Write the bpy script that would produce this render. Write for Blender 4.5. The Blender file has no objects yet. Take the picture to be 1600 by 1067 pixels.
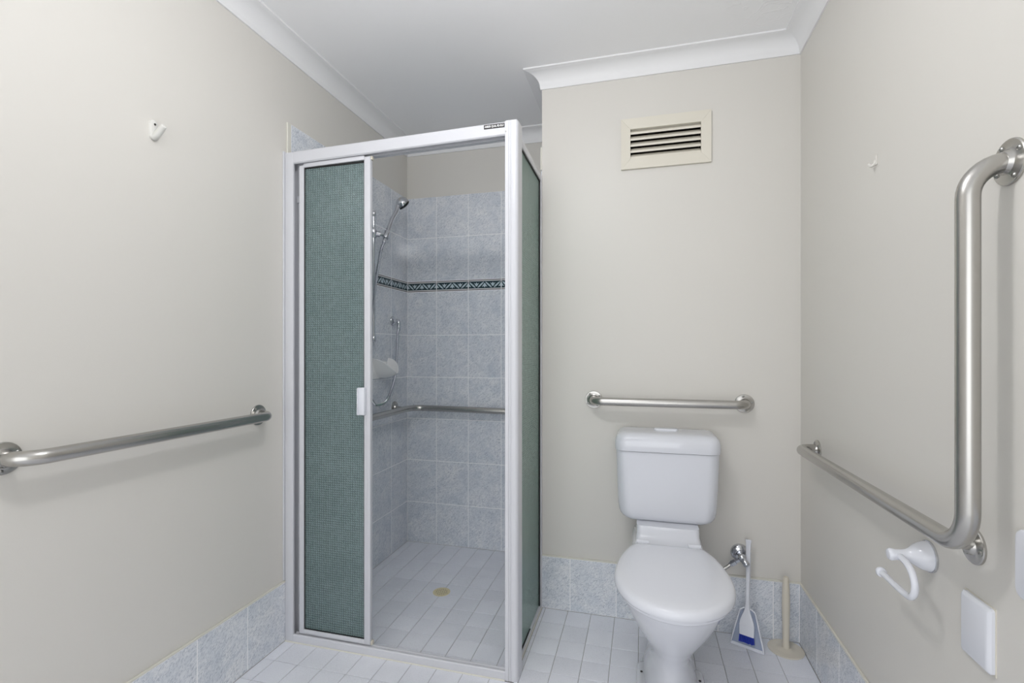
import bpy, bmesh, math, random
from mathutils import Vector, Matrix
PI = math.pi
random.seed(7)
C = bpy.context.scene.collection
SC = bpy.context.scene
# ------------------------------------------------------------------ room dimensions
XL, XR, XN = -1.3705, 0.6032, -0.4332      # left wall, right wall, shower side of the boxed-out wall
YB, YS, YR = 2.1468, 2.6836, -1.35         # wall behind toilet, shower back wall, rear wall
H, ZC = 2.382, 2.312                       # ceiling, underside of cornice
ZS = 0.237                                 # skirting tile height
# ------------------------------------------------------------------ camera, world, light, exposure
cam = bpy.data.cameras.new('camera'); camo = bpy.data.objects.new('camera', cam); C.objects.link(camo)
cam.sensor_width = 36; cam.sensor_fit = 'HORIZONTAL'
cam.lens = 762.5 / 1600 * 36
cam.shift_y = 13.0 / 1600
cam.clip_start = 0.02
camo.location = (0, 0, 1.1498); camo.rotation_euler = (PI / 2, 0, 0.2605)
SC.camera = camo
W = bpy.data.worlds.new('world'); SC.world = W; W.use_nodes = True
W.node_tree.nodes['Background'].inputs[0].default_value = (0.96, 0.98, 1.0, 1)
W.node_tree.nodes['Background'].inputs[1].default_value = 2.6
def area(name, loc, rot, size, power, col, size_y=None, shape='DISK'):
    l = bpy.data.lights.new(name, 'AREA'); l.shape = shape; l.size = size
    if size_y: l.size_y = size_y
    l.energy = power; l.color = col
    o = bpy.data.objects.new(name, l); o.location = loc; o.rotation_euler = rot; C.objects.link(o); return o
lamp = bpy.data.lights.new('ceiling_lamp_light', 'POINT'); lamp.energy = 16.0; lamp.color = (0.99, 0.99, 1.0); lamp.shadow_soft_size = 0.06
lo = bpy.data.objects.new('ceiling_lamp_light', lamp); lo.location = (-0.385, 0.80, 2.15); C.objects.link(lo)
pt = area('fill_opening_portal', (-0.385, YR - 0.02, 1.185), (-PI / 2, 0, 0), 1.83, 10, (1, 1, 1), 2.13, 'RECTANGLE')  # portal across the added rear opening, guides the sky fill inside
pt.rotation_euler = (PI / 2, 0, PI)
pt.data.cycles.is_portal = True
SC.view_settings.view_transform = 'Standard'; SC.view_settings.look = 'None'
SC.view_settings.gamma = 1; SC.view_settings.use_curve_mapping = False
SC.view_settings.exposure = -0.05

# ------------------------------------------------------------------ materials
def s2l(c):
    return tuple(((v / 255 + 0.055) / 1.055) ** 2.4 if v > 10 else v / 255 / 12.92 for v in c) + (1,)
def mat(name, col, rough=0.5, metal=0.0, spec=0.5, coat=0.0, bump=None, **kw):
    m = bpy.data.materials.new(name); m.use_nodes = True
    nt = m.node_tree; p = nt.nodes['Principled BSDF']
    p.inputs['Base Color'].default_value = s2l(col)
    p.inputs['Roughness'].default_value = rough; p.inputs['Metallic'].default_value = metal
    p.inputs['Specular IOR Level'].default_value = spec; p.inputs['Coat Weight'].default_value = coat
    p.inputs['Coat Roughness'].default_value = 0.05
    for k, v in kw.items(): p.inputs[k.replace('_', ' ')].default_value = v
    if bump:
        sc_, st, dist = bump
        tc = nt.nodes.new('ShaderNodeTexCoord'); n = nt.nodes.new('ShaderNodeTexNoise')
        n.inputs['Scale'].default_value = sc_; n.inputs['Detail'].default_value = 4
        b = nt.nodes.new('ShaderNodeBump'); b.inputs['Strength'].default_value = st; b.inputs['Distance'].default_value = dist
        nt.links.new(tc.outputs['Object'], n.inputs['Vector']); nt.links.new(n.outputs['Fac'], b.inputs['Height'])
        nt.links.new(b.outputs['Normal'], p.inputs['Normal'])
    return m
def N(nt, t, **kw):
    n = nt.nodes.new(t)
    for k, v in kw.items():
        if k in n.inputs: n.inputs[k].default_value = v
        else: setattr(n, k, v)
    return n
def mix_col(nt, fac, a, b):
    n = nt.nodes.new('ShaderNodeMix'); n.data_type = 'RGBA'
    for i, v in ((0, fac), (6, a), (7, b)):
        if hasattr(v, 'is_linked') or isinstance(v, bpy.types.NodeSocket): nt.links.new(v, n.inputs[i])
        else: n.inputs[i].default_value = v
    return n.outputs[2]
def ramp(nt, src, stops):
    n = nt.nodes.new('ShaderNodeValToRGB'); nt.links.new(src, n.inputs[0])
    e = n.color_ramp.elements
    while len(e) < len(stops): e.new(0.5)
    for i, (p, c) in enumerate(stops): e[i].position = p; e[i].color = c
    return n.outputs[0]
def tile_coords(nt):                       # object coordinates shifted per tile, so no two tiles match
    tc = N(nt, 'ShaderNodeTexCoord'); oi = N(nt, 'ShaderNodeObjectInfo')
    mul = N(nt, 'ShaderNodeVectorMath', operation='MULTIPLY_ADD')
    cmb = N(nt, 'ShaderNodeCombineXYZ')
    for i in range(3): nt.links.new(oi.outputs['Random'], cmb.inputs[i])
    nt.links.new(cmb.outputs[0], mul.inputs[0]); mul.inputs[1].default_value = (37, 91, 53)
    nt.links.new(tc.outputs['Object'], mul.inputs[2])
    return tc, oi, mul.outputs[0]

M = {}
M['wall'] = mat('wall_paint', (218, 215, 209), 0.42, spec=0.35, bump=(420, 0.06, 0.002))
M['ceiling'] = mat('ceiling_paint', (250, 250, 251), 0.75, spec=0.2)
M['cornice'] = mat('cornice_paint', (238, 238, 239), 0.5, spec=0.35, bump=(90, 0.05, 0.002))
M['alu'] = mat('white_powder_coat', (210, 211, 216), 0.28, spec=0.5)
M['seal'] = mat('black_seal', (18, 22, 22), 0.5)
M['porcelain'] = mat('white_porcelain', (218, 220, 227), 0.12, spec=0.5, coat=0.5)
M['ceramic'] = mat('white_ceramic', (246, 246, 246), 0.12, spec=0.5, coat=0.3)
M['plastic'] = mat('white_plastic', (226, 228, 235), 0.12, spec=0.5)
M['hookplastic'] = mat('gloss_white_plastic', (222, 221, 216), 0.3, spec=0.5)
M['cream'] = mat('cream_plastic', (218, 211, 196), 0.35, spec=0.4)
M['wallgrout'] = mat('pale_wall_grout', (250, 250, 252), 0.6, spec=0.25)
M['trim'] = mat('cream_tile_trim', (220, 218, 208), 0.4)
M['vent'] = mat('cream_vent_plastic', (222, 217, 204), 0.42)
M['dark'] = mat('vent_dark', (40, 33, 28), 0.8)
M['chrome'] = mat('chrome', (205, 207, 212), 0.09, 1.0)
M['rubber'] = mat('dark_spray_face', (24, 26, 29), 0.45)
M['blue'] = mat('blue_bristle', (10, 48, 170), 0.5)
M['grout'] = mat('grout', (176, 178, 180), 0.85, spec=0.15, bump=(300, 0.15, 0.002))
M['grout_dark'] = mat('floor_grout', (163, 161, 158), 0.9, spec=0.1, bump=(300, 0.15, 0.002))
M['brass'] = mat('cream_drain', (222, 212, 178), 0.35)
M['drainhole'] = mat('drain_hole', (96, 74, 42), 0.7)
M['black'] = mat('sticker_black', (26, 20, 22), 0.4)
M['white'] = mat('sticker_white', (240, 240, 240), 0.4)
M['screw'] = mat('screw_steel', (165, 165, 162), 0.3, 1.0)
# brushed stainless steel
def steel():
    m = mat('brushed_stainless_steel', (186, 184, 180), 0.27, 1.0); nt = m.node_tree; p = nt.nodes['Principled BSDF']
    return m
M['steel'] = steel()
# blue-grey marbled glazed wall tile
def marble():
    m = mat('marbled_wall_tile', (170, 180, 192), 0.13, spec=0.5); nt = m.node_tree; p = nt.nodes['Principled BSDF']
    tc, oi, v = tile_coords(nt)
    n1 = N(nt, 'ShaderNodeTexNoise', Scale=11.0, Detail=5.0, Roughness=0.6, Distortion=0.6); nt.links.new(v, n1.inputs['Vector'])
    mp = N(nt, 'ShaderNodeMapping'); mp.inputs['Scale'].default_value = (72, 72, 235)
    mr_ = N(nt, 'ShaderNodeMapping'); mr_.inputs['Rotation'].default_value = (0, math.radians(40), 0)
    nt.links.new(v, mr_.inputs['Vector']); nt.links.new(mr_.outputs[0], mp.inputs['Vector'])
    n2 = N(nt, 'ShaderNodeTexNoise', Scale=1.0, Detail=3.0, Roughness=0.6, Distortion=1.6); nt.links.new(mp.outputs[0], n2.inputs['Vector'])
    base = ramp(nt, n1.outputs['Fac'], [(0.30, s2l((214, 220, 228))), (0.52, s2l((232, 235, 240))), (0.72, s2l((243, 244, 246)))])
    vein = ramp(nt, n2.outputs['Fac'], [(0.34, (1, 1, 1, 1)), (0.54, (0, 0, 0, 1))])
    vm = N(nt, 'ShaderNodeMath', operation='MULTIPLY'); nt.links.new(vein, vm.inputs[0]); vm.inputs[1].default_value = 0.8
    nt.links.new(mix_col(nt, vm.outputs[0], base, s2l((163, 171, 185))), p.inputs['Base Color'])
    return m
M['marble'] = marble()
# matt light grey speckled floor tile
def ftile():
    m = mat('pale_floor_tile', (196, 198, 201), 0.38, spec=0.4); nt = m.node_tree; p = nt.nodes['Principled BSDF']
    tc, oi, v = tile_coords(nt)
    n1 = N(nt, 'ShaderNodeTexNoise', Scale=7.0, Detail=4.0); nt.links.new(v, n1.inputs['Vector'])
    n2 = N(nt, 'ShaderNodeTexNoise', Scale=420.0, Detail=2.0); nt.links.new(v, n2.inputs['Vector'])
    base = ramp(nt, n1.outputs['Fac'], [(0.3, s2l((230, 232, 240))), (0.7, s2l((238, 240, 247)))])
    sp = ramp(nt, n2.outputs['Fac'], [(0.34, (0.35, 0.35, 0.35, 1)), (0.42, (0, 0, 0, 1))])
    c = mix_col(nt, sp, base, s2l((186, 188, 194)))
    hv = N(nt, 'ShaderNodeHueSaturation'); nt.links.new(c, hv.inputs['Color'])
    mr = N(nt, 'ShaderNodeMapRange'); mr.inputs[3].default_value = 0.96; mr.inputs[4].default_value = 1.03
    nt.links.new(oi.outputs['Random'], mr.inputs[0]); nt.links.new(mr.outputs[0], hv.inputs['Value'])
    nt.links.new(hv.outputs[0], p.inputs['Base Color'])
    b = N(nt, 'ShaderNodeBump', Strength=0.08, Distance=0.002); nt.links.new(n2.outputs['Fac'], b.inputs['Height']); nt.links.new(b.outputs[0], p.inputs['Normal'])
    return m
M['ftile'] = ftile()
# obscured green glass with a pressed square grid; ax = horizontal axis of the pane (0 = x, 1 = y)
def obscure(name, ax, kind):
    m = bpy.data.materials.new(name); m.use_nodes = True; nt = m.node_tree; nt.nodes.clear()
    out = N(nt, 'ShaderNodeOutputMaterial'); tc = N(nt, 'ShaderNodeTexCoord')
    wob = N(nt, 'ShaderNodeTexNoise', Scale=70.0, Detail=3.0); nt.links.new(tc.outputs['Object'], wob.inputs['Vector'])
    sub = N(nt, 'ShaderNodeVectorMath', operation='MULTIPLY_ADD'); nt.links.new(wob.outputs['Color'], sub.inputs[0])
    sub.inputs[1].default_value = (0.004, 0.004, 0.004); nt.links.new(tc.outputs['Object'], sub.inputs[2])
    sx = N(nt, 'ShaderNodeSeparateXYZ'); nt.links.new(sub.outputs[0], sx.inputs[0])
    def line(sock, period):
        a = N(nt, 'ShaderNodeMath', operation='MULTIPLY'); nt.links.new(sock, a.inputs[0]); a.inputs[1].default_value = PI / period
        s = N(nt, 'ShaderNodeMath', operation='SINE'); nt.links.new(a.outputs[0], s.inputs[0])
        b = N(nt, 'ShaderNodeMath', operation='ABSOLUTE'); nt.links.new(s.outputs[0], b.inputs[0])
        return b.outputs[0]
    lh = line(sx.outputs[ax], 0.0098); lv = line(sx.outputs[2], 0.0088)
    mn = N(nt, 'ShaderNodeMath', operation='MINIMUM'); nt.links.new(lh, mn.inputs[0]); nt.links.new(lv, mn.inputs[1])
    fine = N(nt, 'ShaderNodeTexNoise', Scale=190.0, Detail=2.0); nt.links.new(tc.outputs['Object'], fine.inputs['Vector'])
    hm = N(nt, 'ShaderNodeMath', operation='MULTIPLY_ADD'); nt.links.new(fine.outputs['Fac'], hm.inputs[0]); hm.inputs[1].default_value = 1.1; nt.links.new(mn.outputs[0], hm.inputs[2])
    bump = N(nt, 'ShaderNodeBump', Strength=0.85 if ax == 0 else 0.4, Distance=0.0028); nt.links.new(hm.outputs[0], bump.inputs['Height'])
    big = N(nt, 'ShaderNodeTexNoise', Scale=5.0, Detail=3.0); nt.links.new(tc.outputs['Object'], big.inputs['Vector'])
    dk, lt, hi = kind
    body = ramp(nt, big.outputs['Fac'], [(0.3, s2l(lt)), (0.7, s2l(hi))])
    lm = ramp(nt, mn.outputs[0], [(0.05, (0.75, 0.75, 0.75, 1)), (0.38, (0, 0, 0, 1))])
    lmf = N(nt, 'ShaderNodeMath', operation='MULTIPLY'); nt.links.new(lm, lmf.inputs[0])
    brk = ramp(nt, wob.outputs['Fac'], [(0.40, (0.15, 0.15, 0.15, 1)), (0.60, (1, 1, 1, 1))]); nt.links.new(brk, lmf.inputs[1])
    col = mix_col(nt, lmf.outputs[0], body, s2l(dk))
    d = N(nt, 'ShaderNodeBsdfDiffuse'); t = N(nt, 'ShaderNodeBsdfTranslucent'); g = N(nt, 'ShaderNodeBsdfGlossy', Roughness=0.10)
    r = N(nt, 'ShaderNodeBsdfRefraction', Roughness=0.32, IOR=1.12)
    for n in (d, t): nt.links.new(col, n.inputs['Color'])
    nt.links.new(col, r.inputs['Color'])
    for n in (d, t, g, r): nt.links.new(bump.outputs[0], n.inputs['Normal'])
    m1 = N(nt, 'ShaderNodeMixShader', Fac=0.62 if ax == 0 else 0.45); nt.links.new(d.outputs[0], m1.inputs[1]); nt.links.new(t.outputs[0], m1.inputs[2])
    m2 = N(nt, 'ShaderNodeMixShader', Fac=0.25); nt.links.new(m1.outputs[0], m2.inputs[1]); nt.links.new(r.outputs[0], m2.inputs[2])
    fr = N(nt, 'ShaderNodeFresnel', IOR=1.6); nt.links.new(bump.outputs[0], fr.inputs['Normal'])
    m3 = N(nt, 'ShaderNodeMixShader'); nt.links.new(fr.outputs[0], m3.inputs[0]); nt.links.new(m2.outputs[0], m3.inputs[1]); nt.links.new(g.outputs[0], m3.inputs[2])
    nt.links.new(m3.outputs[0], out.inputs[0])
    return m
M['glass_front'] = obscure('green_obscure_glass', 0, ((104, 132, 132), (186, 212, 212), (200, 224, 224)))
M['glass_side'] = obscure('pale_green_obscure_glass', 1, ((142, 172, 162), (212, 242, 231), (224, 250, 240)))
def pan_blue():
    m = mat('clear_blue_tinted_plastic', (196, 206, 226), 0.15, spec=0.5); p = m.node_tree.nodes['Principled BSDF']
    p.inputs['Transmission Weight'].default_value = 0.45; p.inputs['IOR'].default_value = 1.2
    return m
M['dustpan'] = pan_blue()
def leafprint(name, col): return mat(name, col, 0.15)
M['border'] = leafprint('border_dark_glaze', (44, 62, 68)); M['leaf'] = leafprint('border_pale_leaf', (190, 205, 213))
M['borderline'] = leafprint('border_pale_line', (216, 216, 216)); M['borderred'] = leafprint('border_brown_line', (96, 76, 78))

# ------------------------------------------------------------------ object helpers
ORG = {}
def org(o): return ORG.get(o.name, Vector((0, 0, 0)))
def obj(name, bm, m, parent=None, smooth=None, label=None, kind=None, loc=None):
    me = bpy.data.meshes.new(name)
    L = Vector(loc) if loc is not None else (org(parent) if parent else Vector((0, 0, 0)))
    if loc is not None or parent: bmesh.ops.translate(bm, verts=bm.verts, vec=-L)
    bmesh.ops.recalc_face_normals(bm, faces=bm.faces)
    if smooth is not None:
        for f in bm.faces: f.smooth = True
        for e in bm.edges:
            if len(e.link_faces) == 2 and e.calc_face_angle(0) > math.radians(smooth): e.smooth = False
    bm.to_mesh(me); bm.free()
    me.materials.append(m)
    o = bpy.data.objects.new(name, me); C.objects.link(o)
    if parent: o.parent = parent
    if loc is not None: o.location = L - (org(parent) if parent else Vector((0, 0, 0)))
    ORG[o.name] = L
    if label: o['label'] = label
    if kind: o['kind'] = kind
    return o
def thing(name, label, cat, loc, group=None):
    o = bpy.data.objects.new(name, None); C.objects.link(o); o.location = loc; o.empty_display_size = 0.05
    o['label'] = label; o['category'] = cat
    if group: o['group'] = group
    ORG[o.name] = Vector(loc); return o
def struct(name, bm, m, parent=None, smooth=None):
    return obj(name, bm, m, parent, smooth, kind=None if parent else 'structure')
def box(bm, x0, x1, y0, y1, z0, z1, bev=0.0, seg=2):
    vs = [bm.verts.new((x, y, z)) for z in (z0, z1) for y in (y0, y1) for x in (x0, x1)]
    fs = [bm.faces.new([vs[i] for i in q]) for q in ((0, 2, 3, 1), (4, 5, 7, 6), (0, 1, 5, 4), (2, 6, 7, 3), (0, 4, 6, 2), (1, 3, 7, 5))]
    if bev:
        es = list({e for f in fs for e in f.edges})
        bmesh.ops.bevel(bm, geom=es, offset=bev, segments=seg, affect='EDGES', profile=0.5)
    return vs
def B(*a, **k):
    bm = bmesh.new(); box(bm, *a, **k); return bm
def fillet(pts, r, n=8):
    P = [Vector(p) for p in pts]; out = [P[0]]
    for i in range(1, len(P) - 1):
        a, b, c = P[i - 1], P[i], P[i + 1]; u = (a - b).normalized(); v = (c - b).normalized()
        ang = u.angle(v)
        rr = r[i - 1] if isinstance(r, (list, tuple)) else r
        d = min(rr / math.tan(ang / 2), (a - b).length * 0.98, (c - b).length * 0.98); rr = d * math.tan(ang / 2)
        w = (u + v).normalized(); cen = b + w * (rr / math.sin(ang / 2))
        s, e = b + u * d - cen, b + v * d - cen
        tot = s.angle(e); axis = s.cross(e).normalized()
        for k in range(n + 1): out.append(cen + Matrix.Rotation(tot * k / n, 3, axis) @ s)
    out.append(P[-1]); return out
def tube(bm, pts, r, n=16, cap=True):
    P = [Vector(p) for p in pts]; rad = r if isinstance(r, (list, tuple)) else [r] * len(P)
    T = []
    for i in range(len(P)):
        t = (P[min(i + 1, len(P) - 1)] - P[max(i - 1, 0)]); T.append(t.normalized())
    up = Vector((0, 0, 1)) if abs(T[0].z) < 0.9 else Vector((1, 0, 0))
    nrm = (up - T[0] * up.dot(T[0])).normalized(); rings = []
    for i in range(len(P)):
        nrm = (nrm - T[i] * nrm.dot(T[i])).normalized(); b = T[i].cross(nrm)
        rings.append([bm.verts.new(P[i] + (nrm * math.cos(2 * PI * k / n) + b * math.sin(2 * PI * k / n)) * rad[i]) for k in range(n)])
    for a, c in zip(rings, rings[1:]):
        for k in range(n): bm.faces.new((a[k], a[(k + 1) % n], c[(k + 1) % n], c[k]))
    if cap: bm.faces.new(rings[0][::-1]); bm.faces.new(rings[-1])
def TB(*a, **k):
    bm = bmesh.new(); tube(bm, *a, **k); return bm
def lathe(bm, prof, base, axis, n=28):     # prof: (radius, distance along axis)
    base = Vector(base); ax = Vector(axis).normalized()
    up = Vector((0, 0, 1)) if abs(ax.z) < 0.9 else Vector((1, 0, 0))
    u = (up - ax * up.dot(ax)).normalized(); v = ax.cross(u); rings = []
    for r, h in prof:
        if r < 1e-6: rings.append([bm.verts.new(base + ax * h)])
        else: rings.append([bm.verts.new(base + ax * h + (u * math.cos(2 * PI * k / n) + v * math.sin(2 * PI * k / n)) * r) for k in range(n)])
    for a, c in zip(rings, rings[1:]):
        for k in range(n):
            k2 = (k + 1) % n
            if len(a) == 1 and len(c) == 1: continue
            if len(a) == 1: bm.faces.new((a[0], c[k2], c[k]))
            elif len(c) == 1: bm.faces.new((a[k], a[k2], c[0]))
            else: bm.faces.new((a[k], a[k2], c[k2], c[k]))
    for rg, fl in ((rings[0], True), (rings[-1], False)):
        if len(rg) > 2: bm.faces.new(rg[::-1] if fl else rg)
def LA(*a, **k):
    bm = bmesh.new(); lathe(bm, *a, **k); return bm
def loft(bm, loops, cap0=True, cap1=True):
    R = [[bm.verts.new(p) for p in lp] for lp in loops]; n = len(R[0])
    for a, c in zip(R, R[1:]):
        for k in range(n): bm.faces.new((a[k], a[(k + 1) % n], c[(k + 1) % n], c[k]))
    if cap0: bm.faces.new(R[0][::-1])
    if cap1: bm.faces.new(R[-1])
def prism(bm, poly, fn, d0, d1):           # polygon (a,b) -> fn(a,b,d)
    a = [bm.verts.new(fn(p[0], p[1], d0)) for p in poly]; b = [bm.verts.new(fn(p[0], p[1], d1)) for p in poly]; n = len(poly)
    for k in range(n): bm.faces.new((a[k], a[(k + 1) % n], b[(k + 1) % n], b[k]))
    bm.faces.new(a[::-1]); bm.faces.new(b)
def rrect(x0, x1, y0, y1, r, n=6):         # r: (x0y0, x1y0, x1y1, x0y1)
    if not isinstance(r, (list, tuple)): r = (r,) * 4
    out = []
    for (cx, cy, a0, rr) in ((x0 + r[0], y0 + r[0], PI, r[0]), (x1 - r[1], y0 + r[1], 1.5 * PI, r[1]), (x1 - r[2], y1 - r[2], 0, r[2]), (x0 + r[3], y1 - r[3], PI / 2, r[3])):
        for k in range(n + 1):
            a = a0 + PI / 2 * k / n; out.append((cx + rr * math.cos(a), cy + rr * math.sin(a)))
    return out

# ------------------------------------------------------------------ room shell
def slab(name, x0, x1, y0, y1, z0, z1, m): return struct(name, B(x0, x1, y0, y1, z0, z1), m)
floor = slab('floor', XL - 0.1, XR + 0.1, YR - 0.1, YS + 0.1, -0.08, -0.0022, M['grout_dark'])
# ceiling with a small ripple of old paint near the right-hand corner
def ceil_mat():
    m = M['ceiling']; nt = m.node_tree; p = nt.nodes['Principled BSDF']
    tc = N(nt, 'ShaderNodeTexCoord')
    d = N(nt, 'ShaderNodeVectorMath', operation='DISTANCE'); nt.links.new(tc.outputs['Object'], d.inputs[0]); d.inputs[1].default_value = (0.45, 1.86, H)
    mk = ramp(nt, d.outputs['Value'], [(0.05, (1, 1, 1, 1)), (0.22, (0, 0, 0, 1))])
    n = N(nt, 'ShaderNodeTexNoise', Scale=13.0, Detail=2.0, Distortion=1.4); nt.links.new(tc.outputs['Object'], n.inputs['Vector'])
    rp = ramp(nt, n.outputs['Fac'], [(0.46, (0, 0, 0, 1)), (0.5, (1, 1, 1, 1)), (0.54, (0, 0, 0, 1))])
    ml = N(nt, 'ShaderNodeMath', operation='MULTIPLY'); nt.links.new(mk, ml.inputs[0]); nt.links.new(rp, ml.inputs[1])
    b = N(nt, 'ShaderNodeBump', Strength=0.25, Distance=0.004); nt.links.new(ml.outputs[0], b.inputs['Height']); nt.links.new(b.outputs[0], p.inputs['Normal'])
ceil_mat()
slab('ceiling', XL - 0.1, XR + 0.1, YR - 0.1, YS + 0.1, H, H + 0.08, M['ceiling'])
wall_left = slab('wall_left', XL - 0.1, XL, YR - 0.1, YS + 0.1, 0, H, M['wall'])
wall_right = slab('wall_right', XR, XR + 0.1, YR - 0.1, YB + 0.1, 0, H, M['wall'])
wall_shower = slab('wall_shower', XL, XN + 0.1, YS, YS + 0.1, 0, H, M['wall'])
wall_side = slab('wall_side', XN, XN + 0.1, YB + 0.1, YS, 0, H, M['wall'])
# wall behind the toilet, with the opening for the air vent
VX0, VX1, VZ0, VZ1 = -0.048, 0.2345, 1.9625, 2.0885
bm = bmesh.new()
box(bm, XN, VX0, YB, YB + 0.1, 0, H); box(bm, VX1, XR, YB, YB + 0.1, 0, H)
box(bm, VX0, VX1, YB, YB + 0.1, 0, VZ0); box(bm, VX0, VX1, YB, YB + 0.1, VZ1, H)
bmesh.ops.remove_doubles(bm, verts=bm.verts, dist=1e-5)
wall_back = struct('wall_back', bm, M['wall'])
# rear wall with an unseen opening, added behind the camera to let in sky fill
wx0, wx1, wz0, wz1 = -1.30, 0.53, 0.12, 2.25
bm = bmesh.new()
box(bm, XL, wx0, YR - 0.1, YR, 0, H); box(bm, wx1, XR, YR - 0.1, YR, 0, H)
box(bm, wx0, wx1, YR - 0.1, YR, 0, wz0); box(bm, wx0, wx1, YR - 0.1, YR, wz1, H)
struct('wall_rear', bm, M['wall'])
bm = bmesh.new()
for a in ((wx0, wx0 + .04, wz0, wz1), (wx1 - .04, wx1, wz0, wz1), (wx0 + .04, wx1 - .04, wz0, wz0 + .04), (wx0 + .04, wx1 - .04, wz1 - .04, wz1), (-0.395, -0.355, wz0 + .04, wz1 - .04)):
    box(bm, a[0], a[1], YR - 0.08, YR - 0.04, a[2], a[3])
struct('fill_opening_frame', bm, M['alu'])  # frame of the added, unseen opening for fill light

# ---- cornice: cove profile swept round the room with mitres; one piece per wall
CV = 0.070
prof = [(0.0, ZC), (0.006, ZC), (0.0065, ZC + 0.006)]
for k in range(0, 9):
    a = PI / 2 * k / 8
    prof.append((0.0075 + (CV - 0.016) * (1 - math.cos(a)), ZC + 0.008 + (H - ZC - 0.016) * math.sin(a)))
prof += [(CV - 0.0075, H - 0.0075), (CV, H - 0.0065), (CV, H), (0.0, H)]
def cornice(name, a, b, na, nb):           # a,b wall corner points; na,nb: mitre direction (offset per unit)
    bm = bmesh.new()
    loft(bm, [[(p[0] + d[0] * o, p[1] + d[1] * o, z) for o, z in prof] for p, d in ((a, na), (b, nb))])
    return struct(name, bm, M['cornice'], smooth=35)
cornice('trim_1', (XL, YR), (XL, YS), (1, 0), (1, -1))
cornice('trim_2', (XL, YS), (XN, YS), (1, -1), (-1, -1))
cornice('trim_3', (XN, YS), (XN, YB), (-1, -1), (-1, -1))
cornice('trim_4', (XN, YB), (XR, YB), (-1, -1), (-1, -1))
cornice('trim_5', (XR, YB), (XR, YR), (-1, -1), (-1, 0))

# ------------------------------------------------------------------ tiles
_tm = {}
def tile_mesh(w, h, t, m, bev):            # face in XZ looking to -Y; back at y=0
    key = (round(w, 4), round(h, 4), t, m.name)
    if key not in _tm:
        bm = bmesh.new(); x, z = w / 2, h / 2
        lo = [(-x, -z), (x, -z), (x, z), (-x, z)]; xi, zi = x - bev, z - bev
        li = [(-xi, -zi), (xi, -zi), (xi, zi), (-xi, zi)]
        A = [bm.verts.new((p[0], 0, p[1])) for p in lo]; D = [bm.verts.new((p[0], -t + bev * .7, p[1])) for p in lo]; E_ = [bm.verts.new((p[0], -t, p[1])) for p in li]
        for a, b in ((A, D), (D, E_)):
            for k in range(4): bm.faces.new((a[k], a[(k + 1) % 4], b[(k + 1) % 4], b[k]))
        bm.faces.new(E_); bm.faces.new(A[::-1]); bmesh.ops.recalc_face_normals(bm, faces=bm.faces)
        me = bpy.data.meshes.new('tile'); bm.to_mesh(me); bm.free(); me.materials.append(m); _tm[key] = me
    return _tm[key]
G = 0.0019                                 # joint
def tile(name, parent, center, w, h, rot, m, t=0.006, bev=0.0012, label=None):
    o = bpy.data.objects.new(name, tile_mesh(w - G, h - G, t, m, bev)); C.objects.link(o)
    o.parent = parent; o.location = Vector(center) - org(parent); o.rotation_euler = rot
    ORG[o.name] = Vector(center)
    if label: o['label'] = label
    return o
RB = (0, 0, 0); RLw = (0, 0, PI / 2); RRw = (0, 0, -PI / 2); RF = (-PI / 2, 0, 0)
def jit(a): return tuple(v + random.uniform(-0.002, 0.002) for v in a)
# floor tiles
def floor_grid(xs, ys, skip=None):
    for x0, x1 in zip(xs, xs[1:]):
        for y0, y1 in zip(ys, ys[1:]):
            if skip and skip((x0 + x1) / 2, (y0 + y1) / 2): continue
            tile('floor_tile', floor, ((x0 + x1) / 2, (y0 + y1) / 2, -0.006), x1 - x0, y1 - y0, (RF[0], 0, 0), M['ftile'], t=0.006, bev=0.0014)
xs_s = [XL + 0.006, -1.3190, -1.2183, -1.1176, -1.0165, -0.9165, -0.8155, -0.7145, -0.6135, -0.5125, -0.4405]
ys_s = [1.664, 1.7135, 1.8180, 1.9215, 2.0265, 2.1305, 2.2355, 2.3395, 2.4435, 2.5475, 2.6515, YS - 0.006]
floor_grid(xs_s, ys_s)
xs_f = [XL + 0.006] + [-0.4155 - 0.1 * k for k in range(9, -1, -1)]
floor_grid(xs_f, [1.2975, 1.4090, 1.5200, 1.6305])
tile_strip = [-0.4300, -0.4155]
ys_r = [1.2975, 1.3975, 1.5020, 1.6075, 1.7120, 1.8140, 1.9190, 2.0280, YB - 0.006]
floor_grid(tile_strip, ys_r[3:])
xs_r = [-0.4155 + 0.1005 * k for k in range(0, 10)] + [XR - 0.007]
floor_grid(xs_r, ys_r)
bm = bmesh.new()                           # tiles nearer than the frame shows: joined
y = 1.2975
while y > YR + 0.11:
    for x0, x1 in zip(xs_f + xs_r[1:], (xs_f + xs_r[1:])[1:]): box(bm, x0 + .0011, x1 - .0011, y - 0.104, y - 0.0015, -0.006, 0.0)
    y -= 0.105
obj('floor_tile_field', bm, M['ftile'], floor, kind='stuff')
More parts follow.
